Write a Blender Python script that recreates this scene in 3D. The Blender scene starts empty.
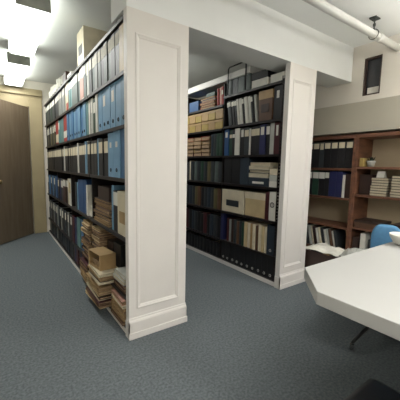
import bpy, bmesh, math, random
from mathutils import Vector, Matrix
random.seed(7)
PI = math.pi
SC = bpy.context.scene
COL = SC.collection

# ------------------------------------------------------------------ materials
def lin(c):
    return tuple((v/255/12.92 if v/255 <= .04045 else ((v/255+.055)/1.055)**2.4) for v in c)
MATS = {}
def mat(name, rgb, rough=.6, var=.08, scale=12., metal=0., bump=0., rgb2=None, stretch=(1, 1, 1), spec=.4):
    if name in MATS: return MATS[name]
    m = bpy.data.materials.new(name); m.use_nodes = True
    nt = m.node_tree; b = nt.nodes['Principled BSDF']
    c = lin(rgb)
    c2 = lin(rgb2) if rgb2 else tuple(max(0, v*(1-var*2)) for v in c)
    tc = nt.nodes.new('ShaderNodeTexCoord'); mp = nt.nodes.new('ShaderNodeMapping')
    mp.inputs['Scale'].default_value = stretch
    nz = nt.nodes.new('ShaderNodeTexNoise'); nz.inputs['Scale'].default_value = scale; nz.inputs['Detail'].default_value = 4
    cr = nt.nodes.new('ShaderNodeValToRGB')
    cr.color_ramp.elements[0].position = .35; cr.color_ramp.elements[0].color = (*c2, 1)
    cr.color_ramp.elements[1].position = .65; cr.color_ramp.elements[1].color = (*c, 1)
    L = nt.links.new
    L(tc.outputs['Object'], mp.inputs['Vector']); L(mp.outputs['Vector'], nz.inputs['Vector'])
    L(nz.outputs['Fac'], cr.inputs['Fac']); L(cr.outputs['Color'], b.inputs['Base Color'])
    b.inputs['Roughness'].default_value = rough; b.inputs['Metallic'].default_value = metal
    b.inputs['Specular IOR Level'].default_value = spec
    if bump:
        bp = nt.nodes.new('ShaderNodeBump'); bp.inputs['Strength'].default_value = bump; bp.inputs['Distance'].default_value = .004
        L(nz.outputs['Fac'], bp.inputs['Height']); L(bp.outputs['Normal'], b.inputs['Normal'])
    MATS[name] = m
    return m
def emit(name, rgb, s):
    m = bpy.data.materials.new(name); m.use_nodes = True
    b = m.node_tree.nodes['Principled BSDF']
    b.inputs['Base Color'].default_value = (*lin((230, 235, 225)), 1)
    b.inputs['Emission Color'].default_value = (*lin(rgb), 1); b.inputs['Emission Strength'].default_value = s
    MATS[name] = m; return m

PAL = {
 'sky_blue': (118, 160, 192), 'mid_blue': (70, 112, 150), 'steel_blue': (102, 142, 170), 'navy': (38, 42, 82), 'deep_blue': (42, 78, 122),
 'black': (30, 30, 32), 'charcoal': (50, 55, 58), 'grey_green': (84, 95, 92), 'grey': (138, 142, 138), 'pale_grey': (176, 178, 170),
 'white': (214, 212, 202), 'cream': (212, 202, 176), 'beige': (196, 176, 136), 'tan': (168, 140, 98), 'gold_tan': (166, 144, 84),
 'brown': (92, 66, 48), 'dark_brown': (56, 40, 34), 'maroon': (74, 34, 38), 'red': (158, 58, 50), 'orange': (182, 104, 66),
 'pink': (186, 142, 128), 'teal': (96, 134, 134), 'dark_green': (38, 66, 52), 'olive': (98, 92, 62), 'dark_blue_grey': (44, 54, 64),
}
def pm(k): return mat(k + '_cover', PAL[k], rough=.5, var=.07, scale=9)
PAPER = mat('paper_edges', (206, 196, 170), rough=.9, var=.12, scale=60, stretch=(1, 12, 1))
PAPER2 = mat('aged_paper_edges', (176, 152, 122), rough=.9, rgb2=(128, 104, 80), scale=45, stretch=(1, 1, 14))
LABEL = mat('label_paper', (222, 220, 208), rough=.8, var=.05, scale=30)
RING = mat('ring_dark', (24, 26, 30), rough=.4)
RINGW = mat('ring_light', (200, 200, 192), rough=.35, var=.03)

# ------------------------------------------------------------------ mesh helpers
def bx(bm, x0, x1, y0, y1, z0, z1, bev=0.):
    vs = [bm.verts.new((x, y, z)) for z in (z0, z1) for x, y in ((x0, y0), (x1, y0), (x1, y1), (x0, y1))]
    fs = [bm.faces.new([vs[i] for i in f]) for f in ((3, 2, 1, 0), (4, 5, 6, 7), (0, 1, 5, 4), (1, 2, 6, 5), (2, 3, 7, 6), (3, 0, 4, 7))]
    if bev:
        es = list({e for f in fs for e in f.edges})
        bmesh.ops.bevel(bm, geom=es, offset=bev, segments=2, affect='EDGES', profile=.5)
    return vs
def prism(bm, pts, z0, z1, bev=0.):
    a = [bm.verts.new((x, y, z0)) for x, y in pts]; b = [bm.verts.new((x, y, z1)) for x, y in pts]
    n = len(pts); fs = [bm.faces.new(a[::-1]), bm.faces.new(b)]
    for i in range(n): fs.append(bm.faces.new((a[i], a[(i+1) % n], b[(i+1) % n], b[i])))
    if bev:
        es = list({e for f in fs for e in f.edges})
        bmesh.ops.bevel(bm, geom=es, offset=bev, segments=3, affect='EDGES', profile=.5)
def tube(bm, pts, r, n=12, caps=True):
    pts = [Vector(p) for p in pts]; rings = []
    rs = r if isinstance(r, (list, tuple)) else [r]*len(pts)
    up = None
    for i, p in enumerate(pts):
        d = (pts[min(i+1, len(pts)-1)] - pts[max(i-1, 0)]).normalized()
        if up is None: up = Vector((0, 0, 1)) if abs(d.z) < .9 else Vector((1, 0, 0))
        a = d.cross(up).normalized(); b = a.cross(d).normalized(); up = b
        rings.append([bm.verts.new(p + (a*math.cos(2*PI*k/n) + b*math.sin(2*PI*k/n))*rs[i]) for k in range(n)])
    for i in range(len(rings)-1):
        for k in range(n): bm.faces.new((rings[i][k], rings[i][(k+1) % n], rings[i+1][(k+1) % n], rings[i+1][k]))
    if caps:
        bm.faces.new(rings[0][::-1]); bm.faces.new(rings[-1])
def lathe(bm, prof, n=24):
    rings = [[bm.verts.new((r*math.cos(2*PI*k/n), r*math.sin(2*PI*k/n), z)) for k in range(n)] for r, z in prof]
    for i in range(len(rings)-1):
        for k in range(n): bm.faces.new((rings[i][k], rings[i][(k+1) % n], rings[i+1][(k+1) % n], rings[i+1][k]))
    bm.faces.new(rings[0][::-1]); bm.faces.new(rings[-1])
def torus(bm, c, R, r, axis='X', n=14, m=6):
    g = []
    for i in range(n):
        t = 2*PI*i/n; ring = []
        for k in range(m):
            u = 2*PI*k/m; q = R + r*math.cos(u)
            p = (r*math.sin(u), q*math.cos(t), q*math.sin(t)) if axis == 'X' else (q*math.cos(t), q*math.sin(t), r*math.sin(u))
            ring.append(bm.verts.new(Vector(c) + Vector(p)))
        g.append(ring)
    for i in range(n):
        for k in range(m): bm.faces.new((g[i][k], g[(i+1) % n][k], g[(i+1) % n][(k+1) % m], g[i][(k+1) % m]))
def mesh(name, bm, m, smooth=False):
    bmesh.ops.recalc_face_normals(bm, faces=bm.faces)
    me = bpy.data.meshes.new(name); bm.to_mesh(me); bm.free(); me.materials.append(m)
    if smooth:
        for p in me.polygons: p.use_smooth = True
    return me
def link(name, me, parent=None, loc=None):
    o = bpy.data.objects.new(name, me); COL.objects.link(o)
    if parent is not None: o.parent = parent
    if loc is not None: o.location = loc
    return o
def obj(name, bm, m, parent=None, smooth=False, loc=None): return link(name, mesh(name, bm, m, smooth), parent, loc)
def thing(name, label, cat, loc=(0, 0, 0), rz=0., group=None):
    o = bpy.data.objects.new(name, None); COL.objects.link(o); o.empty_display_size = .05
    o.location = loc; o.rotation_euler = (0, 0, rz)
    if label: o['label'] = label
    o['category'] = cat
    if group: o['group'] = group
    return o
def struct(name, bm, m, parent=None):
    o = obj(name, bm, m, parent)
    if parent is None: o['kind'] = 'structure'
    return o
def B(*a, **k):
    bm = bmesh.new(); bx(bm, *a, **k); return bm

# ------------------------------------------------------------------ item builders (local: spine at x=0, depth +x, width centred on y, base z=0)
CACHE = {}
def cached(key, fn):
    if key not in CACHE: CACHE[key] = fn()
    return CACHE[key]
ITEMS = []       # (object, look, row, sortkey, sort word)
def reg(o, look, row, y, how='along'):
    ITEMS.append((o, look, row, y, how)); return o

def _cover(w, d, h, t, round_):
    bm = bmesh.new(); hw = w/2
    out = []; inn = []
    if round_:
        k = 5
        for i in range(k+1):
            a = -PI/2 + PI*i/k
            out.append((.012*(1-math.cos(a)), hw*math.sin(a)))
    else:
        out = [(.0015, -hw), (0, -hw+.003), (0, hw-.003), (.0015, hw)]
    poly = [(d, -hw)] + out + [(d, hw), (d, hw-t), (t+.014 if round_ else t, hw-t), (t+.014 if round_ else t, -hw+t), (d, -hw+t)]
    prism(bm, poly, 0, h)
    return bm
def volume(kind, x, y, z, w, h, colour, look, row, label=None, depth=.26, ring=None, lean=0., face=1, lw=.7, lz=None, page=.86):
    """kind: binder / book. face=+1 depth towards +x."""
    w = round(w, 3); h = round(h, 3)
    t = .004 if kind == 'binder' else .003
    o = thing(kind, None, 'binder' if kind == 'binder' else 'book', (x, y, z + w/2*abs(math.sin(lean))))
    o.rotation_euler = (lean, 0, 0)
    key = (kind, w, h, depth, colour)
    link('cover', cached(key, lambda: mesh('cover', _cover(w, depth, h, t, kind == 'book'), pm(colour))), o)
    def pages():
        bm = bmesh.new(); g = .02 if kind == 'binder' else .0165
        bx(bm, g, depth-.008, -w/2+t+.001, w/2-t-.001, .006, h*page if kind == 'binder' else h-.006); return mesh('page_block', bm, PAPER)
    link('page_block', cached(('pg',)+key+(page,), pages), o)
    if label:
        z1 = lz or (h*.60, h*.90)
        def lab():
            bm = bmesh.new(); bx(bm, -.0014, .0012 if kind == 'binder' else .01, -w*lw/2, w*lw/2, z1[0], z1[1]); return mesh('spine_label', bm, LABEL if label is True else pm(label))
        link('spine_label', cached(('lb', w, h, lw, z1, label, kind), lab), o)
    if ring and w > .025:
        def rg():
            bm = bmesh.new(); torus(bm, (-.0012, 0, h*.16), min(.012, w*.3), .0028); return mesh('finger_ring', bm, RINGW if ring == 'light' else RING, True)
        link('finger_ring', cached(('rg', w, h, ring), rg), o)
    return reg(o, look, row, y)

def carton(x, y, z, d, w, h, colour, look, row, lid=None, label=None, rz=0., name='box', hole=False, how='along', cat='box'):
    """closed box; x = front face, depth +x"""
    o = thing(name, None, cat, (x, y, z), rz)
    lh = h*(.5 if lid == 'black' else .28) if lid else 0
    obj('body', B(0.002 if lid else 0, d-(.002 if lid else 0), -w/2+(.002 if lid else 0), w/2-(.002 if lid else 0), 0, h-(.003 if lid else 0), bev=.003), pm(colour), o)
    if lid:
        bm = bmesh.new(); bx(bm, 0-.001, .0015, -w/2-.001, w/2+.001, h-lh, h); bx(bm, d-.0015, d+.001, -w/2-.001, w/2+.001, h-lh, h)
        bx(bm, .0015, d-.0015, -w/2-.001, -w/2+.0015, h-lh, h); bx(bm, .0015, d-.0015, w/2-.0015, w/2+.001, h-lh, h)
        bx(bm, 0-.001, d+.001, -w/2-.001, w/2+.001, h-.0035, h); obj('lid', bm, pm(lid), o)
    if label:
        obj('label', B(-.0022, .0008, -w*.28, w*.28, h*.28, h*.55), LABEL if label is True else pm(label), o)
    if hole:
        bm = bmesh.new(); torus(bm, (-.001, 0, h*.55), min(w, h)*.28, .004); obj('ring_mark', bm, pm('charcoal'), o, True)
    return reg(o, look, row, y if how == 'along' else z, how)

def flat(x, y, z, d, w, t, colour, look, row, rz=0., kind='folder', how='up'):
    """paper folder / journal lying flat, front edge towards -x"""
    o = thing(kind, None, kind, (x, y, z), rz)
    d = round(d, 2); w = round(w, 2); t = round(t, 3)
    def cov():
        bm = bmesh.new(); c = .0025
        bx(bm, 0, d, -w/2, w/2, 0, c); bx(bm, 0, d, -w/2, w/2, t-c, t)
        bx(bm, 0, d, w/2-.003, w/2, c, t-c); return mesh('cover', bm, pm(colour))
    def pap():
        bm = bmesh.new(); bx(bm, .006, d-.004, -w/2+.004, w/2-.0035, .003, t-.003); return mesh('papers', bm, PAPER if kind == 'journal' or colour in ('cream', 'pale_grey') else PAPER2)
    link('cover', cached(('fc', d, w, t, colour), cov), o)
    link('papers', cached(('fp', d, w, t, kind == 'journal' or colour in ('cream', 'pale_grey')), pap), o)
    return reg(o, look, row, z, how)
def pile(x, y, z, d, w, total, n, colours, row, face=-1, kind='folder', jit=.02, noun='paper folder'):
    """a pile of n flat folders"""
    zz = z; ts = [random.uniform(.7, 1.3) for _ in range(n)]; s = total/sum(ts)
    for k in range(n):
        c = random.choice(colours if k > n*.35 else list(colours)+['dark_brown', 'brown', 'maroon']); t = round(ts[k]*s, 3)
        dd = d*random.uniform(.88, 1.0); ww = w*random.uniform(.88, 1.0)
        flat(x+random.uniform(0, jit), y+random.uniform(-jit, jit)*.6, zz, dd, ww, t, c, c.replace('_', ' ')+' '+noun, row, rz=random.uniform(-.05, .05), kind=kind)
        zz += t+.001
    return zz

# ------------------------------------------------------------------ materials of the room
M_WALL = mat('wall_paint', (224, 218, 206), rough=.85, var=.015, scale=3)
M_CEIL = mat('ceiling_paint', (232, 234, 232), rough=.9, var=.015, scale=3)
M_TRIM = mat('cream_paint', (222, 218, 212), rough=.5, var=.015, scale=4)
M_CHASE = mat('duct_paint', (172, 166, 150), rough=.8, var=.02, scale=3)
M_CARPET = mat('blue_grey_carpet', (112, 118, 120), rough=.97, rgb2=(88, 95, 98), scale=70, bump=.25, spec=.1)
M_DOOR = mat('brown_door_laminate', (116, 102, 84), rough=.5, rgb2=(104, 90, 72), scale=6, stretch=(4, 4, .4))
M_CASING = mat('tan_door_casing', (166, 152, 118), rough=.5, var=.04, scale=5)
M_STEEL = mat('dark_brown_steel', (34, 28, 26), rough=.45, var=.08)
M_WOOD = mat('walnut_wood', (116, 78, 56), rough=.5, rgb2=(86, 56, 42), scale=7, stretch=(1, .25, 3))
M_WOOD2 = mat('case_back', (176, 160, 132), rough=.8, var=.03, scale=5)
M_TABLE = mat('white_laminate', (178, 178, 174), rough=.42, var=.012, scale=3)
M_CHROME = mat('chrome', (170, 172, 172), rough=.25, metal=.9, var=.02)
M_BLACKM = mat('black_plastic', (22, 23, 25), rough=.4, var=.05)
M_GALV = mat('dark_iron', (70, 74, 72), rough=.5, metal=.4, var=.1)
M_GLASS = mat('dark_window_glass', (40, 42, 48), rough=.08, var=.05, spec=.6)
M_PIPE = mat('painted_pipe', (208, 208, 204), rough=.55, var=.03, scale=6)

# ------------------------------------------------------------------ room shell
XL, XR, YB, YF, ZC = -1.15, 3.30, 5.642, -2.6, 2.522
struct('floor', B(XL-.1, XR+.1, YF-.1, YB+1.7, -.1, 0), M_CARPET)
struct('ceiling', B(XL-.1, XR+.1, YF-.1, YB+1.7, ZC, ZC+.1), M_CEIL)
struct('wall_left', B(XL-.1, XL, YF, YB, 0, ZC), M_WALL)
bm = bmesh.new()                                              # right wall with a narrow window opening
WY0, WY1, WZ0, WZ1 = 1.515, 1.695, 1.985, 2.375
bx(bm, XR, XR+.1, YF, WY0, 0, ZC); bx(bm, XR, XR+.1, WY1, YB, 0, ZC)
bx(bm, XR, XR+.1, WY0, WY1, 0, WZ0); bx(bm, XR, XR+.1, WY0, WY1, WZ1, ZC)
struct('wall_right', bm, M_WALL)
struct('wall_front', B(XL-.1, XR+.1, YF-.1, YF, 0, ZC), M_WALL)
bm = bmesh.new()                                              # back wall with the doorway
DX0, DX1, DZ = -.40, .50, 2.10
bx(bm, XL, DX0, YB, YB+.12, 0, ZC); bx(bm, DX1, XR+.1, YB, YB+.12, 0, ZC); bx(bm, DX0, DX1, YB, YB+.12, DZ, ZC)
struct('wall_back', bm, M_WALL)
bm = bmesh.new()
bx(bm, XL-.1, XR+.1, YB+1.6, YB+1.7, 0, ZC); bx(bm, XL-.1, XL, YB+.12, YB+1.6, 0, ZC); bx(bm, XR, XR+.1, YB+.12, YB+1.6, 0, ZC)
struct('wall_hallway', bm, M_WALL)
# small window high in the right wall
w = struct('window_1', B(XR+.045, XR+.05, WY0+.016, WY1-.016, WZ0+.016, WZ1-.016), M_GLASS)
bm = bmesh.new()
for a in ((WY0, WY0+.016, WZ0, WZ1), (WY1-.016, WY1, WZ0, WZ1), (WY0+.016, WY1-.016, WZ0, WZ0+.016), (WY0+.016, WY1-.016, WZ1-.016, WZ1)):
    bx(bm, XR+.012, XR+.06, *a)
struct('window_frame', bm, mat('brown_window_frame', (74, 58, 50), rough=.5), w)
struct('paper_scrap', B(XR+.038, XR+.0445, WY0+.03, WY1-.035, WZ0+.02, WZ0+.085), LABEL, w)
# moulding run over the door, casing, door slab
bm = bmesh.new()
bx(bm, XL, .70, YB-.045, YB, 2.285, 2.32); bx(bm, XL, .70, YB-.025, YB, 2.32, 2.39, bev=.004); bx(bm, XL, .70, YB-.012, YB, 2.235, 2.285)
struct('trim_5', bm, M_CASING)
bm = bmesh.new()
bx(bm, DX1, DX1+.19, YB-.03, YB, 0, 2.235, bev=.004); bx(bm, DX1-.0, DX1+.03, YB-.042, YB-.03, 0, 2.235)
bx(bm, DX0-.13, DX0, YB-.03, YB, 0, 2.235, bev=.004)
bx(bm, DX0, DX1, YB-.03, YB, DZ, 2.235, bev=.004)
struct('trim_6', bm, M_CASING)
ang = math.atan2(5.052-5.60, 0.0-0.46)                        # open towards the room
d = bpy.data.objects.new('door_1', None); COL.objects.link(d); d['kind'] = 'structure'
d.location = (.47, 5.60, 0); d.rotation_euler = (0, 0, ang)
bm = bmesh.new(); bx(bm, 0, .80, -.02, .02, .012, 2.085, bev=.002); struct('door_slab', bm, M_DOOR, d)
for s in (-1, 1):
    bm = bmesh.new(); lathe(bm, [(.028, 0), (.028, .006), (.012, .008), (.012, .03), (.026, .038), (.031, .052), (.026, .066), (.008, .072)], 20)
    bmesh.ops.rotate(bm, verts=bm.verts, matrix=Matrix.Rotation(-s*PI/2, 3, 'X')); bmesh.ops.translate(bm, verts=bm.verts, vec=(.735, s*.0205, .92))
    obj('door_knob', bm, mat('dull_brass', (150, 132, 92), rough=.35, metal=.7), d, True)
bm = bmesh.new()
for z in (.25, 1.05, 1.85): tube(bm, [(-.004, -.024, z), (-.004, -.024, z+.09)], .006, 8)
obj('hinge', bm, mat('dull_brass', (150, 132, 92)), d)
# baseboards
bm = bmesh.new(); bx(bm, XL, XL+.014, YF, YB, 0, .10, bev=.003); struct('baseboard_left', bm, M_TRIM)
bm = bmesh.new(); bx(bm, XR-.014, XR, YF, .60, 0, .10, bev=.003); struct('baseboard_right', bm, M_TRIM)

# panelled pilasters closing the ends of the two stacks
def pilaster(name, x0, x1):
    o = bpy.data.objects.new(name, None); COL.objects.link(o); o['kind'] = 'structure'; o.location = (x0, 1.822, 0); W = x1-x0
    a, b, zl, zh = .055, W-.060, .205, 2.02
    bm = bmesh.new()
    bx(bm, 0, W, .007, .055, 0, 2.158)
    bx(bm, 0, a, 0, .007, 0, 2.158); bx(bm, b, W, 0, .007, 0, 2.158); bx(bm, a, b, 0, .007, 0, zl); bx(bm, a, b, 0, .007, zh, 2.158)
    struct('panel', bm, M_TRIM, o)
    bm = bmesh.new()                                          # bead around the sunk panel, mitred profile
    prof = [(0, -.003), (.006, -.005), (.012, -.003), (.016, .0), (.022, .002), (.028, .0065)]
    c = [(a, zl, 1, 1), (b, zl, -1, 1), (b, zh, -1, -1), (a, zh, 1, -1)]
    rings = [[bm.verts.new((cx+sx*p[0], p[1], cz+sz*p[0])) for p in prof] for cx, cz, sx, sz in c]
    for i in range(4):
        for k in range(len(prof)-1): bm.faces.new((rings[i][k], rings[(i+1) % 4][k], rings[(i+1) % 4][k+1], rings[i][k+1]))
    # outer lip so that the bead is closed towards the face
    lip = [[bm.verts.new((cx, .0, cz))] for cx, cz, sx, sz in c]
    for i in range(4): bm.faces.new((lip[i][0], lip[(i+1) % 4][0], rings[(i+1) % 4][0], rings[i][0]))
    struct('moulding', bm, M_TRIM, o)
    bm = bmesh.new()
    pts = [(-.004, -.016), (W+.004, -.016), (W+.004, 0), (-.004, 0)]
    bx(bm, -.006, W+.006, -.016, -.0002, 0, .118); bx(bm, -.006, -.0002, -.016, .055, 0, .118); bx(bm, W+.0002, W+.006, -.016, .055, 0, .118)
    vs = [(-.016, .118), (-.012, .128), (-.006, .134), (-.004, .143), (-.0002, .148), (-.0002, .118)]
    A = [bm.verts.new((-.004, y, z)) for y, z in vs]; C = [bm.verts.new((W+.004, y, z)) for y, z in vs]
    bm.faces.new(A); bm.faces.new(C[::-1])
    for i in range(6): bm.faces.new((A[i], C[i], C[(i+1) % 6], A[(i+1) % 6]))
    bx(bm, -.010, W+.010, -.022, -.0162, 0, .045, bev=.002)
    struct('plinth', bm, M_TRIM, o)
    return o
pilaster('trim_1', .703, 1.154)
pilaster('trim_2', 2.253, 2.655)
struct('trim_3', B(.703, XR, 1.822, 2.11, 2.158, ZC), M_CEIL)   # dropped beam over the pilasters
struct('trim_4', B(2.985, XR, -.4, 2.75, 1.568, 1.86), M_CHASE)  # boxed-in run over the wall bookcases

# ------------------------------------------------------------------ ceiling lights
M_LAMP = emit('lit_diffuser', (246, 250, 242), 6.5)
M_LAMP0 = mat('lamp_housing', (186, 190, 180), rough=.5)
def lamp(x, y, L, W, zt, label, power, grp=None, rot=0.):
    t = thing('ceiling_light', label, 'ceiling light', (x, y, ZC), rot, grp)
    h = zt
    bm = bmesh.new(); bx(bm, -W*.3, W*.3, -L/2, L/2, -.045, -.0005, bev=.003)
    bx(bm, -W/2, W/2, -L/2-.012, -L/2, -h-.004, -.02); bx(bm, -W/2, W/2, L/2, L/2+.012, -h-.004, -.02)
    obj('housing', bm, M_LAMP0, t)
    bm = bmesh.new()
    pts = [(-W/2, -.046), (-W/2, -h+.025), (-W/2+.03, -h), (W/2-.03, -h), (W/2, -h+.025), (W/2, -.046)]
    A = [bm.verts.new((px, -L/2+.001, pz)) for px, pz in pts]; C = [bm.verts.new((px, L/2-.001, pz)) for px, pz in pts]
    bm.faces.new(A); bm.faces.new(C[::-1])
    for i in range(6): bm.faces.new((A[i], C[i], C[(i+1) % 6], A[(i+1) % 6]))
    obj('diffuser', bm, M_LAMP, t)
    l = bpy.data.lights.new('lamp_tubes', 'AREA'); l.shape = 'RECTANGLE'; l.size = W*.9; l.size_y = L*.95
    l.energy = power; l.color = (1.0, .985, .96)
    lo = bpy.data.objects.new('lamp_tubes', l); COL.objects.link(lo); lo.parent = t; lo.location = (0, 0, -h-.006)
    return t
lamp(.305, 3.33, 1.22, .24, .14, 'lit ceiling light over left aisle, the one nearer the camera', 13, 'ceiling lights over the left aisle')
lamp(.30, 4.92, 1.22, .24, .14, 'lit ceiling light over left aisle, the one nearer the brown door', 9, 'ceiling lights over the left aisle')
lamp(1.72, 3.85, 1.22, .29, .14, 'lit ceiling light in the aisle between the two stacks', 12)
M_FILL = emit('lit_pendant', (255, 252, 250), 18)  # unseen glowing boxes on rods, added to brighten beam, pilasters and right wall
def fill(x, y, label):
    t = thing('pendant_light', label, 'ceiling light', (x, y, ZC), 0, 'pendant lights over the open floor')
    obj('lit_body', B(-.15, .15, -.60, .60, -.40, -.30, bev=.02), M_FILL, t, True)
    bm = bmesh.new(); bx(bm, -.155, .155, -.612, -.6005, -.405, -.295); bx(bm, -.155, .155, .6005, .612, -.405, -.295); obj('end_cap', bm, M_LAMP0, t)
    for yy in (-.4, .4):
        bm = bmesh.new(); tube(bm, [(0, yy, -.3), (0, yy, -.0005)], .005, 8); obj('rod', bm, M_LAMP0, t)
fill(1.1, -.55, 'pendant light over the open floor left of the table')
fill(2.82, .18, 'pendant light over the white table beside right wall')
fill(.1, -1.2, 'pendant light farthest behind the table')

# ------------------------------------------------------------------ pipe and hanger under the ceiling
PY, PZ = 1.378, 2.385
o = thing('sprinkler_pipe', 'cream painted pipe running under the ceiling at upper right', 'pipe', (0, PY, PZ))
bm = bmesh.new(); tube(bm, [(1.2, 0, 0), (3.299, 0, 0)], .031, 16); obj('pipe_run', bm, M_PIPE, o, True)
bm = bmesh.new(); tube(bm, [(2.87, 0, 0), (2.95, 0, 0)], .037, 16); obj('coupling', bm, M_PIPE, o, True)
o = thing('pipe_hanger', 'dark iron pipe hanger between ceiling and pipe at upper right', 'hanger', (2.80, PY, ZC))
bm = bmesh.new(); bx(bm, -.04, .04, -.03, .03, -.012, -.0005, bev=.002); obj('ceiling_plate', bm, M_GALV, o)
bm = bmesh.new(); tube(bm, [(0, 0, -.012), (0, 0, -.105)], .0065, 8); tube(bm, [(0, 0, -.05), (0, 0, -.07)], .013, 6); obj('rod', bm, M_GALV, o)
bm = bmesh.new(); tube(bm, [(.013*s, .0415*math.sin(a), -.137+.0415*math.cos(a)) for a in [2*PI*i/18 for i in range(19)] for s in (0,)], .0035, 6, caps=False)
obj('clamp_ring', bm, M_GALV, o)

# ------------------------------------------------------------------ steel shelving
S1 = .710; S2 = 2.262
LV1 = [.052, .272, .692, 1.102, 1.462, 1.806, 2.140]           # upper faces of the shelves, left stack
LV2 = [.050, .300, .660, 1.000, 1.330, 1.670, 2.020]
LV2B = [.050, .300, .660, 1.000, 1.330, 1.655, 1.935]
def shelving(name, x0, x1, y0, y1, levels, top, label, grp, kick, perf=False, canopy=None):
    t = thing(name, label, 'shelving', (x0, y0, 0), 0, grp); D = x1-x0; W = y1-y0
    for k, z in enumerate(levels):
        if z > top: continue
        bm = bmesh.new(); th = .024
        bx(bm, .0, D-.006, .0065, W-.0065, z-.003, z); bx(bm, 0, .012, .0065, W-.0065, z-th, z-.003); bx(bm, D-.018, D-.006, .0065, W-.0065, z-th, z-.003)
        obj('shelf', bm, M_STEEL, t)
    for y in (.0, W-.006):
        bm = bmesh.new()
        if perf and y == 0:                                    # slotted end frame
            bx(bm, 0, .02, 0, .006, 0, top); bx(bm, .045, D-.006, 0, .006, 0, top)
            z = .02
            while z < top-.02: bx(bm, .02, .045, 0, .006, z, z+.018); z += .03
        else: bx(bm, .02, D-.006, y, y+.006, 0, top)
        if perf and y == 0:                                    # slotted angle facing the aisle
            bx(bm, 0, .002, .0, .010, 0, top); bx(bm, 0, .002, .024, .034, 0, top); z = .0
            while z < top-.03: bx(bm, 0, .002, .010, .024, z, z+.016); z += .032
        obj('upright', bm, M_STEEL, t)
    obj('back_panel', B(D-.005, D, .0, W, 0, top), M_STEEL, t)
    obj('kick_plate', B(-.004, -.0005, .0, W, .0, .046 if kick == 'cream' else .034), M_TRIM, t)
    return t
BAY1 = [(1.882, 2.795), (2.797, 3.710), (3.712, 4.625), (4.627, 5.540)]
for k, (a, b) in enumerate(BAY1):
    shelving('steel_shelving', S1, 1.145, a, b, LV1, 2.14,
             'dark steel shelving bay of left stack, %s' % ['next to the cream pilaster', 'second from the pilaster', 'third from the pilaster', 'farthest, beside the door'][k], 'shelving bays of the left stack', 'white')
BAY2 = [(1.882, 2.795), (2.797, 3.710), (3.712, 4.625)]
for k, (a, b) in enumerate(BAY2[:2]):
    shelving('steel_shelving', S2, 2.650, a, b, LV2 if k == 0 else LV2B, 2.06 if k == 0 else 2.18,
             'dark steel shelving bay of middle stack, %s' % ['next to the right pilaster', 'farther one partly behind left pilaster'][k], 'shelving bays of the middle stack', 'cream', perf=(k == 0))

def rowfill(kind, X, z, y0, spec, row, gap=.003, depth=.26):
    """spec: list of (width, height, colour, label, ring, look[, extra dict])"""
    tot = sum(s[0]+gap for s in spec); sc = 1.
    ends = [b for a, b in BAY1] if X == S1+.012 else ([3.71] if X == S2+.012 and y0 > 2.8 else [])
    for e in ends:
        if y0 < e < y0+.95 and -.06 < e-.010-y0-tot < .2: sc = (e-.010-y0-gap*len(spec))/(tot-gap*len(spec))
    y = y0
    for s in spec:
        s = (s[0]*sc,)+tuple(s[1:]); w, h, c, lb, rg, look = s[:6]; ex = s[6] if len(s) > 6 else {}
        if c is None: y += w; continue
        volume(ex.pop('kind', kind) if ex else kind, X+random.uniform(.0, .012), y+w/2, z+.0012, w, h, c, look, row, lb, depth=ex.pop('depth', depth) if ex else depth, ring=rg, **ex)
        y += w+gap
    return y

# ---- left stack, top shelf: grey binders with white labels
X1 = S1+.012
R = 'top shelf of left stack'
z = LV1[5]
carton(X1, 1.955, z+.001, .30, .115, .300, 'beige', 'tall beige box file', R)
sp = []
for c in ['charcoal', 'charcoal', 'grey_green', 'grey_green', 'charcoal', 'grey_green', 'grey', 'grey_green', 'charcoal']:
    sp.append((.076, .300, c, True, None, {'charcoal': 'charcoal binder with white label', 'grey_green': 'grey-green binder with white label', 'grey': 'light grey binder with white label'}[c], dict(lz=(.205, .285), lw=.88)))
rowfill('binder', X1, z, 2.020, sp, R)
rowfill('binder', X1, z, 2.807, [(.07, .30, 'pale_grey', True, None, 'pale grey binder', dict(lz=(.19, .29), lw=.9)), (.08, .30, 'grey_green', True, None, 'grey-green binder with white label', dict(lz=(.215, .285), lw=.88))]
        + [(.06, .31, 'white', 'pink', None, 'white binder with pink lower spine', dict(lz=(.02, .20), lw=.96)), (.075, .315, 'pink', True, None, 'pink binder with white label', dict(lz=(.22, .30), lw=.9))]
        + [(.08, .30, 'grey_green', True, None, 'grey-green binder with white label', dict(lz=(.215, .285), lw=.88))]*4 + [(.07, .3, 'teal', True, None, 'teal binder with white label', dict(lz=(.215, .285), lw=.88))]*2, R)
rowfill('binder', X1, z, 3.720, [(.09, .31, 'cream', 'red', None, 'cream binder with red foot', dict(lz=(.01, .09), lw=.96)), (.08, .31, 'cream', 'white', None, 'cream binder with white label')]
        + [(.085, .29, 'grey', True, None, 'light grey binder with white label', dict(lz=(.21, .275), lw=.88))]*4 + [(.085, .29, 'charcoal', True, None, 'charcoal binder with white label', dict(lz=(.21, .275), lw=.88))]*3, R)
rowfill('binder', X1, z, 4.636, [(.085, .29, ['charcoal', 'dark_green'][k % 4 == 3], True, None, ['charcoal binder with white label', 'dark green binder with white label'][k % 4 == 3], dict(lz=(.21, .275), lw=.88)) for k in range(10)], R)
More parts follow.
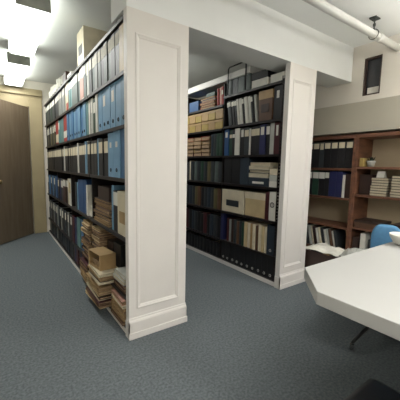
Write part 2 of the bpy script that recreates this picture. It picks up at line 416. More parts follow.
# ---- left stack, second shelf: light blue binders
R = 'second shelf of left stack'; z = LV1[4]
LB = 'light blue ringed binder'
rowfill('binder', X1, z, 1.892, [(.105, .322, 'steel_blue', None, 'dark', 'grey-blue ringed binder')] + [(.098, .318, 'sky_blue', 'white' if k in (1, 3) else None, 'dark', LB+' and white label' if k in (1, 3) else LB, dict(lz=(.19, .27), lw=.5)) for k in range(5)]
        + [(.06, .315, 'white', None, None, 'white binder'), (.075, .29, 'dark_green', 'white', None, 'dark green binder with white label'), (.07, .31, 'pale_grey', 'white', None, 'pale grey binder with white label')], R)
rowfill('binder', X1, z, 2.807, [(.06, .31, 'white', None, None, 'white binder'), (.07, .31, 'teal', None, None, 'plain teal binder')] + [(.10, .315, ['steel_blue', 'mid_blue'][k % 2], None, 'dark', ['grey-blue', 'mid blue'][k % 2]+' ringed binder') for k in range(7)], R)
rowfill('binder', X1, z, 3.720, [(.10, .315, 'mid_blue', None, 'dark', 'mid blue ringed binder'), (.11, .315, 'red', 'white', None, 'red binder with white lower label', dict(lz=(.05, .13), lw=.95)), (.11, .31, 'red', 'white', None, 'red binder with white lower label', dict(lz=(.05, .13), lw=.95)),
        (.11, .30, 'teal', None, None, 'plain teal binder'), (.11, .30, 'teal', None, None, 'plain teal binder'), (.10, .30, 'teal', 'white', None, 'teal binder with white label'), (.10, .31, 'red', 'cream', None, 'red binder with cream lower label', dict(lz=(.02, .13), lw=.95)), (.09, .31, 'red', 'cream', None, 'red binder with cream lower label', dict(lz=(.02, .13), lw=.95))], R)
rowfill('binder', X1, z, 4.636, [(.085, .30, ['black', 'olive', 'charcoal'][k % 3], k % 2 == 0, None, ['black', 'olive', 'charcoal'][k % 3]+' binder'+(' with white label' if k % 2 == 0 else '')) for k in range(10)], R)
# ---- left stack, third shelf: broad blue, then black binders with cream labels
R = 'third shelf of left stack'; z = LV1[3]
BK = ('black', True, None, 'black binder with cream label')
def bkspec(w=.088): return (w, .30, 'black', 'cream', None, 'black binder with cream label', dict(lz=(.185, .275), lw=.86))
NW = (.035, .31, 'white', None, None, 'narrow white binder')
rowfill('binder', X1, z, 1.892, [(.130, .338, 'mid_blue', None, None, 'broad mid blue binder'), (.130, .338, 'sky_blue', 'white', 'dark', 'broad light blue binder with round label', dict(lz=(.22, .26), lw=.3)), (.120, .330, 'sky_blue', 'white', 'dark', 'broad light blue binder with round label', dict(lz=(.22, .26), lw=.3)),
        bkspec(.11), bkspec(.11), (.05, .31, 'steel_blue', None, None, 'narrow grey-blue binder'), bkspec(), bkspec()], R)
rowfill('binder', X1, z, 2.807, [bkspec(), NW, (.06, .31, 'steel_blue', 'white', None, 'grey-blue binder with white label'), bkspec(), bkspec(), bkspec(), NW, bkspec(), bkspec(), bkspec(), bkspec()], R)
rowfill('binder', X1, z, 3.720, [bkspec(), bkspec(), bkspec(), NW, (.05, .31, 'white', None, None, 'white binder'), bkspec(), bkspec(), bkspec(), bkspec(), bkspec()], R)
rowfill('binder', X1, z, 4.636, [bkspec() for k in range(9)], R)
# ---- left stack, fourth shelf
R = 'fourth shelf of left stack'; z = LV1[2]
carton(X1, 1.99, z+.001, .29, .19, .315, 'cream', 'tall cream box with small label', R, label='tan')
rowfill('binder', X1, z, 2.092, [(.10, .31, 'black', 'white', None, 'black binder with large white label', dict(lz=(.2, .3), lw=.9)), (.045, .345, 'steel_blue', None, None, 'narrow grey-blue binder')], R)
zt = pile(X1, 2.51, z+.001, .28, .46, .20, 8, ['tan', 'brown', 'dark_brown', 'brown'], 'pile on fourth shelf of left stack')
carton(X1+.01, 2.46, zt+.001, .27, .30, .11, 'dark_brown', 'dark brown flat box', 'fourth shelf of left stack')
bm = bmesh.new()
o = thing('paper_roll', 'white curled sheet of paper at the near bay end, fourth shelf of left stack', 'paper', (X1+.01, 2.86, z+.0015))
prof = [(.045*math.cos(a)*(1+.05*a), .045*math.sin(a)*(1+.05*a)) for a in [i*PI/9 for i in range(20)]]
A = [bm.verts.new((0, px, .055+py)) for px, py in prof]; C = [bm.verts.new((.24, px, .055+py)) for px, py in prof]
for i in range(len(prof)-1): bm.faces.new((A[i], A[i+1], C[i+1], C[i]))
ro = obj('sheet', bm, LABEL, o, True, (0, 0, .004)); md = ro.modifiers.new('thick', 'SOLIDIFY'); md.thickness = .0015
volume('binder', X1, 2.965, z+.001, .05, .30, 'white', 'narrow white binder', R)
rowfill('binder', X1, z, 3.005, [(.12, .34, 'deep_blue', None, None, 'deep blue binder'), (.12, .34, 'deep_blue', None, None, 'deep blue binder'), (.12, .335, 'deep_blue', None, None, 'deep blue binder'), (.05, .3, 'steel_blue', None, None, 'narrow grey-blue binder'), (.06, .3, 'charcoal', None, None, 'charcoal binder')], R)
rowfill('binder', X1, z, 3.720, [(.08, .32, 'white', 'gold_tan', None, 'white binder with yellow label', dict(lz=(.15, .28), lw=.6)), (.07, .32, 'cream', None, None, 'cream binder'), (.09, .30, 'dark_brown', 'white', None, 'dark brown binder with white label', dict(lz=(.21, .29), lw=.9)), (.09, .30, 'dark_brown', 'white', None, 'dark brown binder with white label', dict(lz=(.21, .29), lw=.9)),
        (.08, .3, 'maroon', 'white', None, 'maroon binder with white label', dict(lz=(.21, .29), lw=.9)), (.08, .3, 'charcoal', 'white', None, 'charcoal binder with white label'), (.08, .3, 'charcoal', 'white', None, 'charcoal binder with white label'), (.07, .3, 'navy', None, None, 'navy binder'), (.1, .3, 'black', 'cream', None, 'black binder with cream label')], R)
rowfill('binder', X1, z, 4.636, [(.09, .31, ['deep_blue', 'mid_blue', 'dark_blue_grey'][k % 3], k % 3 == 2, None, ['deep blue', 'mid blue', 'slate'][k % 3]+' binder'+(' with white label' if k % 3 == 2 else '')) for k in range(9)], R)
# ---- left stack, fifth shelf
R = 'fifth shelf of left stack'; z = LV1[1]
PT = ['tan', 'brown', 'beige', 'dark_brown', 'brown', 'tan']
pile(X1-.02, 2.03, z+.001, .29, .24, .13, 6, ['tan', 'pale_grey', 'cream', 'brown'], 'near pile, fifth shelf, left stack')
zt = pile(X1-.115, 2.36, z+.001, .31, .36, .085, 4, ['cream', 'pale_grey', 'tan'], 'low pile on fifth shelf of left stack', jit=.01)
TRAYZ = zt
carton(X1+.06, 2.28, zt+.001, .2, .17, .20, 'black', 'plain black box', R)
carton(X1+.06, 2.46, zt+.001, .2, .15, .18, 'dark_brown', 'plain dark brown box', R)
pile(X1-.02, 2.655, z+.001, .29, .23, .34, 12, PT, 'first tall pile, fifth shelf, left stack')
pile(X1-.03, 2.97, z+.001, .29, .26, .35, 12, PT, 'second tall pile, fifth shelf, left stack')
rowfill('binder', X1, z, 3.13, [(.13, .33, 'mid_blue', None, None, 'broad mid blue binder'), (.11, .33, 'teal', None, None, 'plain teal binder'), (.09, .31, 'navy', None, None, 'navy binder'), (.09, .31, 'maroon', None, None, 'maroon binder')], R)
rowfill('binder', X1, z, 3.720, [(.085, .31, ['charcoal', 'black', 'grey', 'black', 'dark_blue_grey'][k % 5], k % 2 == 0, None, ['charcoal', 'black', 'light grey', 'black', 'slate'][k % 5]+' binder'+(' with white label' if k % 2 == 0 else '')) for k in range(10)], R)
rowfill('binder', X1, z, 4.636, [(.085, .31, ['grey', 'dark_blue_grey', 'charcoal', 'navy'][k % 4], k % 2 == 1, None, ['light grey', 'slate', 'charcoal', 'navy'][k % 4]+' binder'+(' with white label' if k % 2 == 1 else '')) for k in range(10)], R)
# ---- left stack, bottom shelf: piles that stick out into the aisle
z = LV1[0]
pile(X1-.035, 2.045, z+.001, .31, .27, .172, 7, ['tan', 'pink', 'beige', 'tan', 'cream'], 'near pile on left stack bottom shelf', jit=.015)
pile(X1-.115, 2.44, z+.001, .32, .42, .172, 8, ['tan', 'brown', 'dark_brown', 'cream', 'beige'], 'middle pile on left stack bottom shelf', jit=.02)
o = thing('open_carton', 'open tan carton on its side atop papers sticking out of left stack', 'carton', (X1-.10, 2.37, TRAYZ+.002), .12)
bm = bmesh.new(); w_, h_, d_ = .24, .125, .13
bx(bm, 0, d_, -w_/2, w_/2, 0, .004); bx(bm, 0, d_, -w_/2, w_/2, h_-.004, h_); bx(bm, 0, d_, -w_/2, -w_/2+.004, .004, h_-.004); bx(bm, 0, d_, w_/2-.004, w_/2, .004, h_-.004); bx(bm, d_-.004, d_, -w_/2+.004, w_/2-.004, .004, h_-.004)
bx(bm, 0, .006, -w_/2+.004, -w_/2+.02, .004, h_-.004); bx(bm, 0, .006, w_/2-.02, w_/2-.004, .004, h_-.004)
obj('carton_body', bm, pm('tan'), o)
bm = bmesh.new(); bx(bm, .03, d_-.01, -.10, .10, .0045, .05); obj('papers', bm, PAPER2, o)
pile(X1-.03, 2.722, z+.001, .0+.28, .10, .17, 6, ['brown', 'tan'], 'narrow pile on bottom shelf of left stack', jit=.004)
pile(X1-.06, 2.97, z+.001, .29, .30, .17, 7, ['brown', 'maroon', 'tan', 'dark_brown'], 'farther pile on bottom shelf of left stack')
rowfill('binder', X1, z, 3.15, [(.09, .2, ['maroon', 'navy', 'dark_brown'][k % 3], None, None, 'low '+['maroon', 'navy', 'dark brown'][k % 3]+' binder') for k in range(6)], 'bottom shelf of left stack')
rowfill('binder', X1, z, 3.72, [(.1, .2, ['charcoal', 'black', 'dark_blue_grey'][k % 3], None, None, 'low '+['charcoal', 'black', 'slate'][k % 3]+' binder') for k in range(8)], 'bottom shelf of left stack')
rowfill('binder', X1, z, 4.636, [(.1, .2, ['charcoal', 'grey', 'dark_blue_grey'][k % 3], None, None, 'low '+['charcoal', 'light grey', 'slate'][k % 3]+' binder') for k in range(8)], 'bottom shelf of left stack')
# ---- on top of the left stack
R = 'on top of left stack'; z = 2.141
carton(S1+.01, 3.06, z, .24, .25, .31, 'cream', 'tall cream box with dark label', R, label='charcoal')
carton(S1+.02, 2.53, z, .20, .20, .03, 'charcoal', 'flat charcoal box', R)
carton(S1+.02, 3.93, z, .22, .20, .13, 'dark_brown', 'dark brown box', R)
carton(S1+.01, 3.60, z, .25, .20, .045, 'pale_grey', 'flat pale grey box', R)
for k in range(7):
    y = 4.25+k*.17
    o = thing('paper_roll', None, 'paper roll', (S1+.07, y, z)); bm = bmesh.new()
    tube(bm, [(0, 0, 0), (0, 0, .17+.02*(k % 3))], .028, 14); obj('roll', bm, LABEL, o, True)
    bm = bmesh.new(); tube(bm, [(0, 0, .05), (0, 0, .07)], .0288, 14, caps=False); obj('band', bm, pm('charcoal'), o, True)
    reg(o, 'white paper roll standing upright', R, y)

# ------------------------------------------------------------------ middle stack, near bay
X2 = S2+.012
z = LV2[5]; R = 'top shelf of near middle bay'
rowfill('binder', X2, z, 1.925, [(.105, .315, 'black', 'white', None, 'broad black binder with small white label', dict(lz=(.20, .27), lw=.3))], R)
carton(X2, 2.130, z+.001, .26, .185, .30, 'brown', 'brown mottled box with pale lid', R, lid='tan', label='dark_brown')
sp = []
for c, w in [('pale_grey', .04), ('black', .035), ('white', .045), ('white', .05), ('black', .035), ('white', .05), ('white', .03), ('charcoal', .04), ('black', .05), ('charcoal', .07)]:
    sp.append((w, .285, c, None if c in ('white', 'pale_grey') else True, None, {'pale_grey': 'pale grey book', 'black': 'black book with white label', 'white': 'white book', 'charcoal': 'charcoal book with white label'}[c], dict(lz=(.22, .27), lw=.8, lean=-.15)))
rowfill('book', X2, z, 2.238, [(q[0]*.96,)+q[1:] for q in sp], R, gap=.0045)
z = LV2[4]; R = 'second shelf of near middle bay'
rowfill('binder', X2, z, 1.925, [(.075, .31, 'maroon', 'white', None, 'maroon binder with white label', dict(lz=(.18, .28), lw=.35)), (.05, .31, 'pale_grey', None, None, 'pale grey binder'), (.055, .30, 'black', 'white', None, 'black binder with white label', dict(lz=(.2, .28), lw=.8)), (.075, .305, 'navy', 'white', None, 'navy binder with white label', dict(lz=(.2, .28), lw=.6)),
        (.06, .295, 'black', 'cream', None, 'black binder with cream label', dict(lz=(.2, .27), lw=.9)), (.07, .295, 'black', 'cream', None, 'black binder with cream label', dict(lz=(.2, .27), lw=.9)), (.018, .28, 'white', None, None, 'thin white binder'), (.07, .295, 'charcoal', 'cream', None, 'charcoal binder with cream label', dict(lz=(.2, .27), lw=.9)),
        (.075, .295, 'black', 'white', None, 'black binder with white label', dict(lz=(.2, .28), lw=.5)), (.075, .30, 'white', None, None, 'broad white binder'), (.05, .295, 'black', 'white', None, 'black binder with white label', dict(lz=(.2, .24), lw=.8)), (.055, .295, 'dark_green', 'cream', None, 'dark green binder with cream label', dict(lz=(.2, .24), lw=.8)), (.075, .305, 'deep_blue', 'white', None, 'deep blue binder with white label', dict(lz=(.21, .27), lw=.5))], R)
z = LV2[3]; R = 'third shelf of near middle bay'
P = 'mixed pile on third shelf of middle stack'
zz = z+.001
carton(X2, 2.185, zz, .26, .29, .085, 'dark_blue_grey', 'slate box with white label', P, label=True, how='up'); zz += .087
flat(X2, 2.19, zz, .26, .28, .05, 'grey', 'grey journal', P, kind='journal'); zz += .052
flat(X2+.01, 2.19, zz, .25, .28, .03, 'charcoal', 'charcoal journal', P, kind='journal'); zz += .032
flat(X2+.0, 2.185, zz, .26, .28, .04, 'white', 'white journal', P, kind='journal'); zz += .042
flat(X2+.01, 2.18, zz, .25, .27, .035, 'cream', 'cream journal', P, kind='journal')
zs = z+.001
for k, c in enumerate(['white', 'pale_grey', 'cream']):
    carton(X2-.002, 1.980, zs, .22, .10, .06, c, ['white', 'pale grey', 'cream'][k]+' small box', 'small box column beside right pilaster, third shelf', how='up'); zs += .062
for k in range(3): carton(X2, 2.402+k*.139, z+.001, .27, .135, .298, ['dark_blue_grey', 'black', 'black'][k], ['slate box file', 'plain black box file', 'plain black box file'][k], R)
z = LV2[2]; R = 'fourth shelf of near middle bay'
carton(X2-.004, 1.972, z+.001, .27, .085, .295, 'white', 'white box file with ring mark', R, hole=True)
volume('binder', X2, 2.045, z+.001, .05, .29, 'maroon', 'maroon binder', R)
carton(X2+.005, 2.226, z+.001, .27, .30, .27, 'beige', 'beige carton with lid', R, lid='cream')
carton(X2, 2.582, z+.001, .27, .385, .265, 'cream', 'cream carton with dark markings', R, label='charcoal')
z = LV2[1]; R = 'fifth shelf of near middle bay'
rowfill('binder', X2, z, 1.925, [(.105, .31, 'dark_blue_grey', None, 'light', 'broad slate binder with light finger ring')], R)
sp = []
for c, w, h in [('cream', .045, .28), ('beige', .04, .28), ('cream', .05, .29), ('brown', .04, .27), ('cream', .045, .28), ('tan', .04, .28), ('cream', .05, .28), ('beige', .05, .285), ('dark_green', .045, .27), ('charcoal', .05, .28), ('brown', .045, .27), ('charcoal', .045, .28), ('dark_brown', .05, .28), ('grey', .04, .27), ('maroon', .045, .28)]:
    sp.append((w*.885, h, c, None, None, c.replace('_', ' ')+' book'))
rowfill('book', X2, z, 2.036, sp, R)
volume('binder', X2-.004, 2.754, z+.001, .055, .32, 'navy', 'navy blue binder', R)
z = LV2[0]; R = 'bottom shelf of near middle bay'
rowfill('binder', X2, z, 1.925, [(.0815, .222, 'black', None, 'light', 'black binder with light finger ring')]*10, R)
# on top of the near bay
z = 2.0212; R = 'on top of middle stack'
carton(S2+.01, 2.225, z, .25, .225, .155, 'white', 'white box with black lid', R, lid='black')
carton(S2+.02, 1.995, z, .22, .175, .085, 'white', 'low white carton beside pilaster', R)
carton(S2+.25, 1.98+.0, z+.0, .0+.10, .001+.16, .12, 'brown', 'brown carton behind the white carton', R)
for k in range(4):
    carton(S2+.01, 2.40+k*.098, z, .26, .094, .168, ['grey_green', 'grey_green', 'charcoal', 'grey_green'][k], ['grey-green file box', 'grey-green file box', 'charcoal file box', 'grey-green file box'][k], R)
o = thing('display_board', 'long cream board lying across the top of middle stack', 'board', (S2+.005, 2.36, 2.1905))
obj('board', B(0, .24, 0, 1.34, 0, .075, bev=.004), M_TRIM, o)
obj('edge_strip', B(-.0035, -.0002, 0, 1.34, .0, .008), pm('pale_grey'), o)
o = thing('wire_rack_frame', 'black tube hoop frame standing over boxes on top of middle stack', 'rack', (S2-.012, 2.55, 2.0212))
bm = bmesh.new()
pts = [(0, -.145, 0)] + [(0, -.145, .25)] + [(0, -.145+.03*(1-math.cos(a)), .27+.03*math.sin(a)) for a in [PI/2*i/4 for i in range(1, 5)]] + [(0, .145-.03*(1-math.cos(a)), .27+.03*math.sin(a)) for a in [PI/2*i/4 for i in range(4, -1, -1)]] + [(0, .145, 0)]
tube(bm, pts, .0075, 8); obj('hoop', bm, M_BLACKM, o, True)
bm = bmesh.new(); bx(bm, -.01, .022, -.165, -.125, -.02, -.0005); bx(bm, -.01, .022, .125, .165, -.02, -.0005)
# ------------------------------------------------------------------ middle stack, far bay
X2 = S2+.012; z = LV2B[6]; R = 'top shelf of far middle bay'
rowfill('book', X2, z, 2.807, [(.035, .215, 'red', 'cream', None, 'red book with cream label', dict(lean=-.05, lz=(.12, .17))), (.04, .21, 'pink', None, None, 'pink book', dict(lean=-.05)), (.035, .205, 'red', None, None, 'plain red book', dict(lean=-.05))], R, gap=.006)
P = 'pile on top shelf of far middle bay'
zz = z+.001
for c, nm in [('orange', 'orange book'), ('dark_brown', 'dark brown book'), ('orange', 'orange book'), ('deep_blue', 'deep blue book'), ('black', 'black book')]:
    flat(X2, 3.13+random.uniform(-.02, .02), zz, .24, .30, .027, c, nm, P, kind='book'); zz += .0285
carton(X2+.02, 3.09, zz+.001, .2, .18, .05, 'dark_green', 'dark green small box', 'top shelf of far middle bay')
carton(X2, 3.44, z+.001, .24, .22, .13, 'deep_blue', 'deep blue box', R)
z = LV2B[5]; R = 'second shelf of far middle bay'
for k in range(6):
    for j in range(2):
        carton(X2, 2.881+k*.148, z+.001+j*.123, .26, .142, .117, ['gold_tan', 'tan'][(k+j) % 2], ['gold-tan', 'tan'][(k+j) % 2]+' card file box, '+('lower' if j == 0 else 'upper')+' layer', R, lid='tan')
z = LV2B[4]; R = 'third shelf of far middle bay'
for k in range(3):
    zz = z+.001
    for j, c in enumerate(['maroon', 'tan', 'brown', 'gold_tan', 'red']):
        c = [c, ['maroon', 'gold_tan', 'brown', 'tan', 'brown'][j]][k % 2]
        flat(X2+random.uniform(0, .012), 3.165+k*.185, zz, .25, .17, .05, c, c.replace('_', ' ')+' ledger', ['near', 'second', 'far'][k]+' ledger pile on third shelf of middle stack', kind='ledger'); zz += .0515
rowfill('book', X2, z, 2.812, [(.06, .27, 'dark_green', None, None, 'dark green book'), (.055, .27, 'dark_green', None, None, 'dark green book'), (.05, .27, 'charcoal', None, None, 'charcoal book'), (.05, .27, 'dark_blue_grey', None, None, 'slate book')], R)
for zi, Rn, cs, h in ((3, 'fourth shelf of far middle bay', ['charcoal', 'grey_green', 'charcoal', 'olive', 'charcoal', 'dark_green'], .27), (2, 'fifth shelf of far middle bay', ['brown', 'olive', 'charcoal', 'dark_blue_grey', 'charcoal', 'black'], .27),
                      (1, 'sixth shelf of far middle bay', ['black', 'charcoal', 'dark_blue_grey', 'black', 'maroon', 'black'], .28), (0, 'bottom shelf of far middle bay', ['black'], .19)):
    sp = [(.062, h*random.uniform(.92, 1), cs[k % len(cs)], None, None, cs[k % len(cs)].replace('_', ' ')+' book') for k in range(12)]
    if zi == 3: sp[9] = (.03, .27, 'cream', None, None, 'thin cream book', dict(lean=0.0))
    rowfill('book', X2, LV2B[zi], 2.812, sp, Rn)

# ------------------------------------------------------------------ wall bookcases (wood), against the right wall
XC = 2.985
def bookcase(y0, y1, levels, label):
    t = thing('wooden_bookcase', label, 'bookcase', (XC, y0, 0), 0, 'wooden bookcases against the right wall'); W = y1-y0; D = .305; H = 1.545
    for y in (0, W-.024): obj('side_panel', B(0, D, y, y+.024, 0, H-.036, bev=.001), M_WOOD, t)
    obj('top', B(-.006, D, 0, W, H-.035, H, bev=.002), M_WOOD, t)
    obj('back_panel', B(D-.008, D-.001, .0245, W-.0245, 0, H-.036), M_WOOD2, t)
    for z in levels: obj('shelf', B(.004, D-.0085, .0245, W-.0245, z-.022, z), M_WOOD, t)
    obj('kickboard', B(.02, .036, .0245, W-.0245, 0, .04), M_WOOD, t)
LL = [.065, .305, .585, .895, 1.205]; LR = [.065, .305, .61, .945, 1.225]
bookcase(1.552, 2.50, LL, 'dark wooden bookcase against right wall, half hidden by right pilaster')
bookcase(.60, 1.550, LR, 'dark wooden bookcase against right wall, behind the white table')
XI = XC+.014
R = 'top shelf of left wall bookcase'; z = LL[4]
rowfill('binder', XI, z, 1.585, [(.078, .285, 'black', 'cream', None, 'black binder with cream label', dict(lz=(.21, .27), lw=.8))]*4 + [(.05, .28, 'charcoal', 'cream', None, 'charcoal binder with cream label', dict(lz=(.2, .27), lw=.8))] + [(.078, .285, 'black', 'cream', None, 'black binder with cream label', dict(lz=(.21, .27), lw=.8))]*5, R)
R = 'second shelf of left wall bookcase'; z = LL[3]
rowfill('binder', XI, z, 1.585, [(.06, .25, 'dark_brown', None, None, 'dark brown binder'), (.022, .24, 'white', None, None, 'thin white binder'), (.07, .275, 'navy', None, None, 'navy binder'), (.075, .275, 'navy', None, None, 'navy binder'), (.05, .27, 'black', 'white', None, 'black binder with white label', dict(lz=(.2, .26), lw=.9)), (.075, .28, 'black', 'white', None, 'black binder with white label', dict(lz=(.19, .26), lw=.95)),
        (.075, .28, 'dark_green', 'white', None, 'dark green binder with white label', dict(lz=(.19, .26), lw=.95)), (.075, .28, 'black', 'white', None, 'black binder with white label', dict(lz=(.19, .26), lw=.95)), (.075, .28, 'black', 'white', None, 'black binder with white label', dict(lz=(.19, .26), lw=.95)), (.075, .28, 'navy', None, None, 'navy binder')], R)
R = 'fourth shelf of left wall bookcase'; z = LL[1]
sp = []
for c, w in [('charcoal', .03), ('white', .02), ('brown', .03), ('pale_grey', .022), ('white', .025), ('charcoal', .035), ('cream', .02), ('white', .028), ('dark_brown', .035), ('cream', .02), ('pale_grey', .03), ('charcoal', .03), ('maroon', .03), ('white', .02)]:
    sp.append((w, .225 if c != 'white' else .21, c, None, None, c.replace('_', ' ')+' leaning book', dict(lean=-.22)))
rowfill('book', XI, z+.003, 1.66, sp, R, gap=.006, depth=.2)
P = 'top shelf of right wall bookcase'; z = LR[4]
o = thing('potted_plant', 'small white pot with dark sprigs on top shelf of right wall bookcase', 'potted plant', (XI+.06, 1.425, z+.001))
bm = bmesh.new(); lathe(bm, [(.028, 0), (.038, .045), (.041, .05), (.041, .058), (.035, .058), (.033, .048)], 24); obj('pot', bm, pm('pale_grey'), o, True)
bm = bmesh.new()
for k in range(26):
    a = random.uniform(0, 2*PI); r = random.uniform(.005, .035); h = random.uniform(.02, .05)
    p0 = Vector((.4*r*math.cos(a), .4*r*math.sin(a), .048)); p1 = Vector((r*1.2*math.cos(a), r*1.2*math.sin(a), .055+h))
    s = Vector((-math.sin(a), math.cos(a), 0))*.006; mmid = (p0+p1)/2+Vector((0, 0, .006))
    v = [bm.verts.new(q) for q in (p0, mmid+s, p1, mmid-s)]; bm.faces.new(v)
lf = obj('leaves', bm, mat('dark_leaf', (40, 52, 38), rough=.6), o); lf.modifiers.new('t', 'SOLIDIFY').thickness = .001
carton(XI+.01, 1.495, z+.001, .12, .04, .085, 'gold_tan', 'small gold-tan box', P)
R = 'second shelf of right wall bookcase'; z = LR[3]
carton(XI+.05, 1.46, z+.001, .2, .12, .20, 'dark_brown', 'dark brown box', R)
for pi, (yc, n) in enumerate([(1.315, 7), (1.135, 8), (.955, 7)]):
    zz = z+.001
    for k in range(n):
        c = ['brown', 'charcoal', 'dark_brown'][(k+pi) % 3]
        flat(XI+random.uniform(0, .01), yc+random.uniform(-.006, .006), zz, .22, .15, .024, c, 'pale journal', ['first', 'second', 'third'][pi]+' journal pile on second shelf of right bookcase', kind='journal')
        zz += .0252
        if k < n-1:
            pass
    if pi == 0:
        o = thing('card', 'white folded card on the first journal pile, right wall bookcase', 'card', (XI+.05, yc, zz+.0005), .0)
        bm = bmesh.new(); v = [bm.verts.new(p) for p in ((-.03, -.035, .0), (-.03, .035, 0), (0, .035, .06), (0, -.035, .06), (.03, .035, 0), (.03, -.035, 0))]
        bm.faces.new((v[0], v[1], v[2], v[3])); bm.faces.new((v[3], v[2], v[4], v[5])); c_ = obj('sheet', bm, LABEL, o); c_.modifiers.new('t', 'SOLIDIFY').thickness = .0015
R = 'third shelf of right wall bookcase'; z = LR[2]
carton(XI+.0, 1.39, z+.001, .24, .25, .075, 'brown', 'brown flat box', R, lid='dark_brown')
carton(XI+.0, 1.03, z+.001, .24, .28, .085, 'brown', 'brown flat box', R, lid='dark_brown')
R = 'fourth shelf of right wall bookcase'; z = LR[1]
carton(XI, 1.485, z+.001, .2, .06, .20, 'dark_brown', 'narrow dark brown box', R)
carton(XI, 1.415, z+.001, .2, .05, .25, 'white', 'narrow white box file', R)
carton(XI+.02, 1.28, z+.001, .2, .18, .20, 'charcoal', 'charcoal box', R)
carton(XI+.02, 1.05, z+.001, .2, .22, .20, 'black', 'black box', R)

# carton in front of the bookcases, crumpled sheets on it
o = thing('packing_carton', 'dark brown carton on the floor in front of the wall bookcases', 'carton', (2.69, 1.615, 0))
bm = bmesh.new(); bx(bm, 0, .27, -.28, .265, 0, .335, bev=.003); obj('body', bm, pm('dark_brown'), o)
bm = bmesh.new(); bx(bm, -.001, .271, -.035, .035, .3352, .3365); obj('tape', bm, pm('tan'), o)
def sheet(x, y, z, w, d, col, seed, label, amp, rz):
    o = thing('crumpled_sheet', label, 'paper', (x, y, z), rz, None); rnd = random.Random(seed)
    from mathutils import noise
    bm = bmesh.new(); n = 22; g = []
    for i in range(n):
        r = []
        for j in range(n):
            u, v = i/(n-1)-.5, j/(n-1)-.5
            h = amp*(.5+.5*noise.noise(Vector((u*4+seed, v*4, seed*.7)))) + amp*.6*abs(noise.noise(Vector((u*9, v*9+seed, 2))))
            e = 1-max(abs(u), abs(v))*2; h = max(h*(.3+.7*min(1, e*3)), .002)
            r.append(bm.verts.new((u*d + .012*noise.noise(Vector((v*6, seed, 0))), v*w + .012*noise.noise(Vector((u*6, seed, 5))), h)))
        g.append(r)
    for i in range(n-1):
        for j in range(n-1): bm.faces.new((g[i][j], g[i+1][j], g[i+1][j+1], g[i][j+1]))
    s = obj('sheet', bm, LABEL if col is None else pm(col), o, True); s.modifiers.new('t', 'SOLIDIFY').thickness = .0015
sheet(2.825, 1.685, .3385, .385, .27, None, 3, 'white crumpled sheet spread over the dark brown carton, nearer right pilaster', .06, .03)
sheet(2.825, 1.40, .3385, .14, .27, 'pale_grey', 8, 'pale grey crumpled sheet on the dark brown carton, nearer the blue chair', .10, -.05)

# ------------------------------------------------------------------ white table with a cut corner
TX, TY, TZ = .972, .797, .74
o = thing('table', 'large white table with a cut corner and thick edge at right', 'table', (0, 0, 0))
out = [(TX, -1.06), (TX+.19, -1.25), (2.78, -1.25), (2.97, -1.06), (2.97, TY-.19), (2.78, TY), (TX+.19, TY), (TX, TY-.19)]  # out-of-view sides extended to block light and deepen the shade beneath
bm = bmesh.new(); prism(bm, out, TZ-.052, TZ, bev=.003); obj('tabletop', bm, M_TABLE, o)
for (lx, ly) in ((1.55, .25), (2.55, .25), (1.55, -.75), (2.55, -.75)):
    bm = bmesh.new(); tube(bm, [(lx, ly, .0), (lx, ly, TZ-.0525)], .022, 16); obj('leg', bm, M_BLACKM, o, True)
bm = bmesh.new(); bx(bm, 1.574, 2.526, .235, .265, TZ-.11, TZ-.0525); bx(bm, 1.574, 2.526, -.765, -.735, TZ-.11, TZ-.0525); obj('apron', bm, M_BLACKM, o)

# bowl on the table
o = thing('bowl', 'pale bowl standing at the far edge of the white table', 'bowl', (2.03, .712, TZ+.0005))
bm = bmesh.new(); lathe(bm, [(.035, 0), (.04, .004), (.06, .02), (.078, .05), (.082, .068), (.078, .068), (.07, .045), (.05, .02), (.02, .012)], 32); obj('bowl_body', bm, pm('white'), o, True)

# blue swivel chair behind the table
cx, cy = 2.232, .912
ch = thing('office_chair', 'light blue upholstered swivel chair behind the white table', 'chair', (cx, cy, 0), 0)
BA = math.radians(17)-PI/2
M_BLUE = mat('blue_upholstery', (82, 130, 166), rough=.85, var=.06, scale=40)
def cushion(w, d, h, bev):
    bm = bmesh.new(); bx(bm, -w/2, w/2, -d/2, d/2, 0, h, bev=bev); return bm
bm = cushion(.44, .42, .07, .03); bmesh.ops.translate(bm, verts=bm.verts, vec=(0, 0, .42)); bmesh.ops.rotate(bm, verts=bm.verts, matrix=Matrix.Rotation(BA, 3, 'Z')); obj('seat', bm, M_BLUE, ch, True)
bm = bmesh.new()                                              # rounded, slightly dished backrest (its plane faces -y)
n = 28; fr = []; bk = []
for k in range(n):
    a = 2*PI*k/n; ca, sa = math.cos(a), math.sin(a)
    px = .10*math.copysign(abs(ca)**.6, ca); pz = .65+.135*math.copysign(abs(sa)**.7, sa)
    fr.append((px, pz))
rings = []
for s, dy in ((.86, -.032), (1, -.018), (1, .012), (.86, .03)):
    rings.append([bm.verts.new((px*s, .20+dy - .35*(px*s)**2, .65+(pz-.65)*s)) for px, pz in fr])
for i in range(3):
    for k in range(n): bm.faces.new((rings[i][k], rings[i][(k+1) % n], rings[i+1][(k+1) % n], rings[i+1][k]))
for rr, dy in ((rings[0], -.034), (rings[3], .032)):
    c = bm.verts.new((0, .20+dy, .65))
    for k in range(n): bm.faces.new((rr[k], rr[(k+1) % n], c))
bmesh.ops.rotate(bm, verts=bm.verts, matrix=Matrix.Rotation(BA, 3, 'Z')); obj('backrest', bm, M_BLUE, ch, True)
bm = bmesh.new(); tube(bm, [(0, .1, .41), (0, .24, .42), (0, .255, .5), (0, .245, .62)], .014, 10); bmesh.ops.rotate(bm, verts=bm.verts, matrix=Matrix.Rotation(BA, 3, 'Z')); obj('back_bar', bm, M_BLACKM, ch, True)
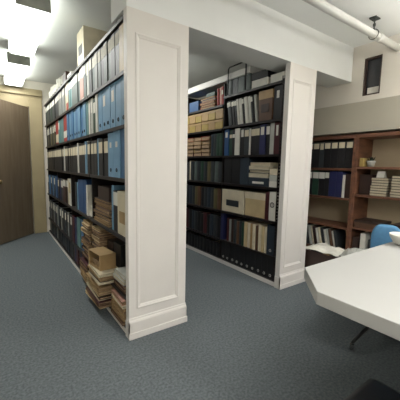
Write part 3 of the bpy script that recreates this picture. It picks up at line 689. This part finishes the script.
bm = bmesh.new(); tube(bm, [(0, 0, .07), (0, 0, .419)], .025, 14); obj('gas_column', bm, M_BLACKM, ch, True)
a0 = math.atan2(.906-cy, 1.904-cx)
for k in range(3):
    a = a0+2*PI*k/3; c, s = math.cos(a), math.sin(a); r = .335
    bm = bmesh.new(); tube(bm, [(.02*c, .02*s, .10), (.2*c, .2*s, .075), (r*c, r*s, .045)], [.016, .012, .009], 10); lg = obj('leg', bm, M_BLACKM, ch, True)
    bm = bmesh.new(); tube(bm, [(r*c, r*s, .001), (r*c, r*s, .037)], .013, 12); obj('glide', bm, M_CHROME, lg)

# black padded stool tucked in at the left edge of the table
st = thing('stool', 'black padded square stool tucked under the white table at bottom right', 'stool', (.90, .25, 0), 0)
bm = cushion(.40, .40, .07, .028); bmesh.ops.translate(bm, verts=bm.verts, vec=(0, 0, .385)); obj('seat', bm, M_BLACKM, st, True)
for sx in (-1, 1):
    for sy in (-1, 1):
        bm = bmesh.new(); tube(bm, [(sx*.17, sy*.17, 0), (sx*.15, sy*.15, .3845)], .011, 10); obj('leg', bm, M_BLACKM, st, True)

# ------------------------------------------------------------------ labels for everything on the shelves
ORD = ['first', 'second', 'third', 'fourth', 'fifth', 'sixth', 'seventh', 'eighth', 'ninth', 'tenth', 'eleventh', 'twelfth', 'thirteenth', 'fourteenth', 'fifteenth', 'sixteenth', 'seventeenth', 'eighteenth', 'nineteenth', 'twentieth', 'twenty-first', 'twenty-second', 'twenty-third', 'twenty-fourth', 'twenty-fifth', 'twenty-sixth', 'twenty-seventh', 'twenty-eighth', 'twenty-ninth', 'thirtieth']
from collections import defaultdict
G = defaultdict(list)
for it in ITEMS: G[(it[1], it[2])].append(it)
import re
PLUR = {'box': 'boxes'}
for (look, row), its in G.items():
    m_ = re.match(r'^(\w+) shelf of (.*)$', row)
    rowt = "%s's %s shelf" % (m_.group(2), m_.group(1)) if m_ else row
    its.sort(key=lambda i: i[3])
    prep = '' if row.startswith('on ') else ('in ' if 'pile' in row or 'column' in row else 'on ')
    for k, it in enumerate(its):
        o = it[0]
        if len(its) == 1: lab = look+' '+prep+rowt
        else: lab = '%s, %s such from %s, %s' % (look, ORD[k], 'bottom' if it[4] == 'up' else 'near end', rowt)
        o['label'] = lab
        cat = o['category']
        o['group'] = (PLUR.get(cat, cat+'s')+' '+prep+rowt)

# ------------------------------------------------------------------ camera and world
cd = bpy.data.cameras.new('camera'); cam = bpy.data.objects.new('camera', cd); COL.objects.link(cam)
yaw, pitch, roll, f = .611, -.116, .02, 292.1
F = Vector((math.sin(yaw)*math.cos(pitch), math.cos(yaw)*math.cos(pitch), math.sin(pitch)))
Rr = Vector((math.cos(yaw), -math.sin(yaw), 0)); U = Rr.cross(F)
c, s = math.cos(roll), math.sin(roll); R2 = c*Rr+s*U; U2 = -s*Rr+c*U
mx = Matrix((R2, U2, -F)).transposed().to_4x4(); mx.translation = (0, 0, 1.2)
cam.matrix_world = mx
cd.sensor_width = 36; cd.sensor_fit = 'HORIZONTAL'; cd.lens = f/400*36; cd.clip_start = .05
SC.camera = cam
w = bpy.data.worlds.new('world'); SC.world = w; w.use_nodes = True
w.node_tree.nodes['Background'].inputs[0].default_value = (.05, .055, .06, 1)
w.node_tree.nodes['Background'].inputs[1].default_value = .3
vs = SC.view_settings; vs.view_transform = 'Standard'; vs.look = 'None'; vs.gamma = 1; vs.exposure = 0; vs.use_curve_mapping = False
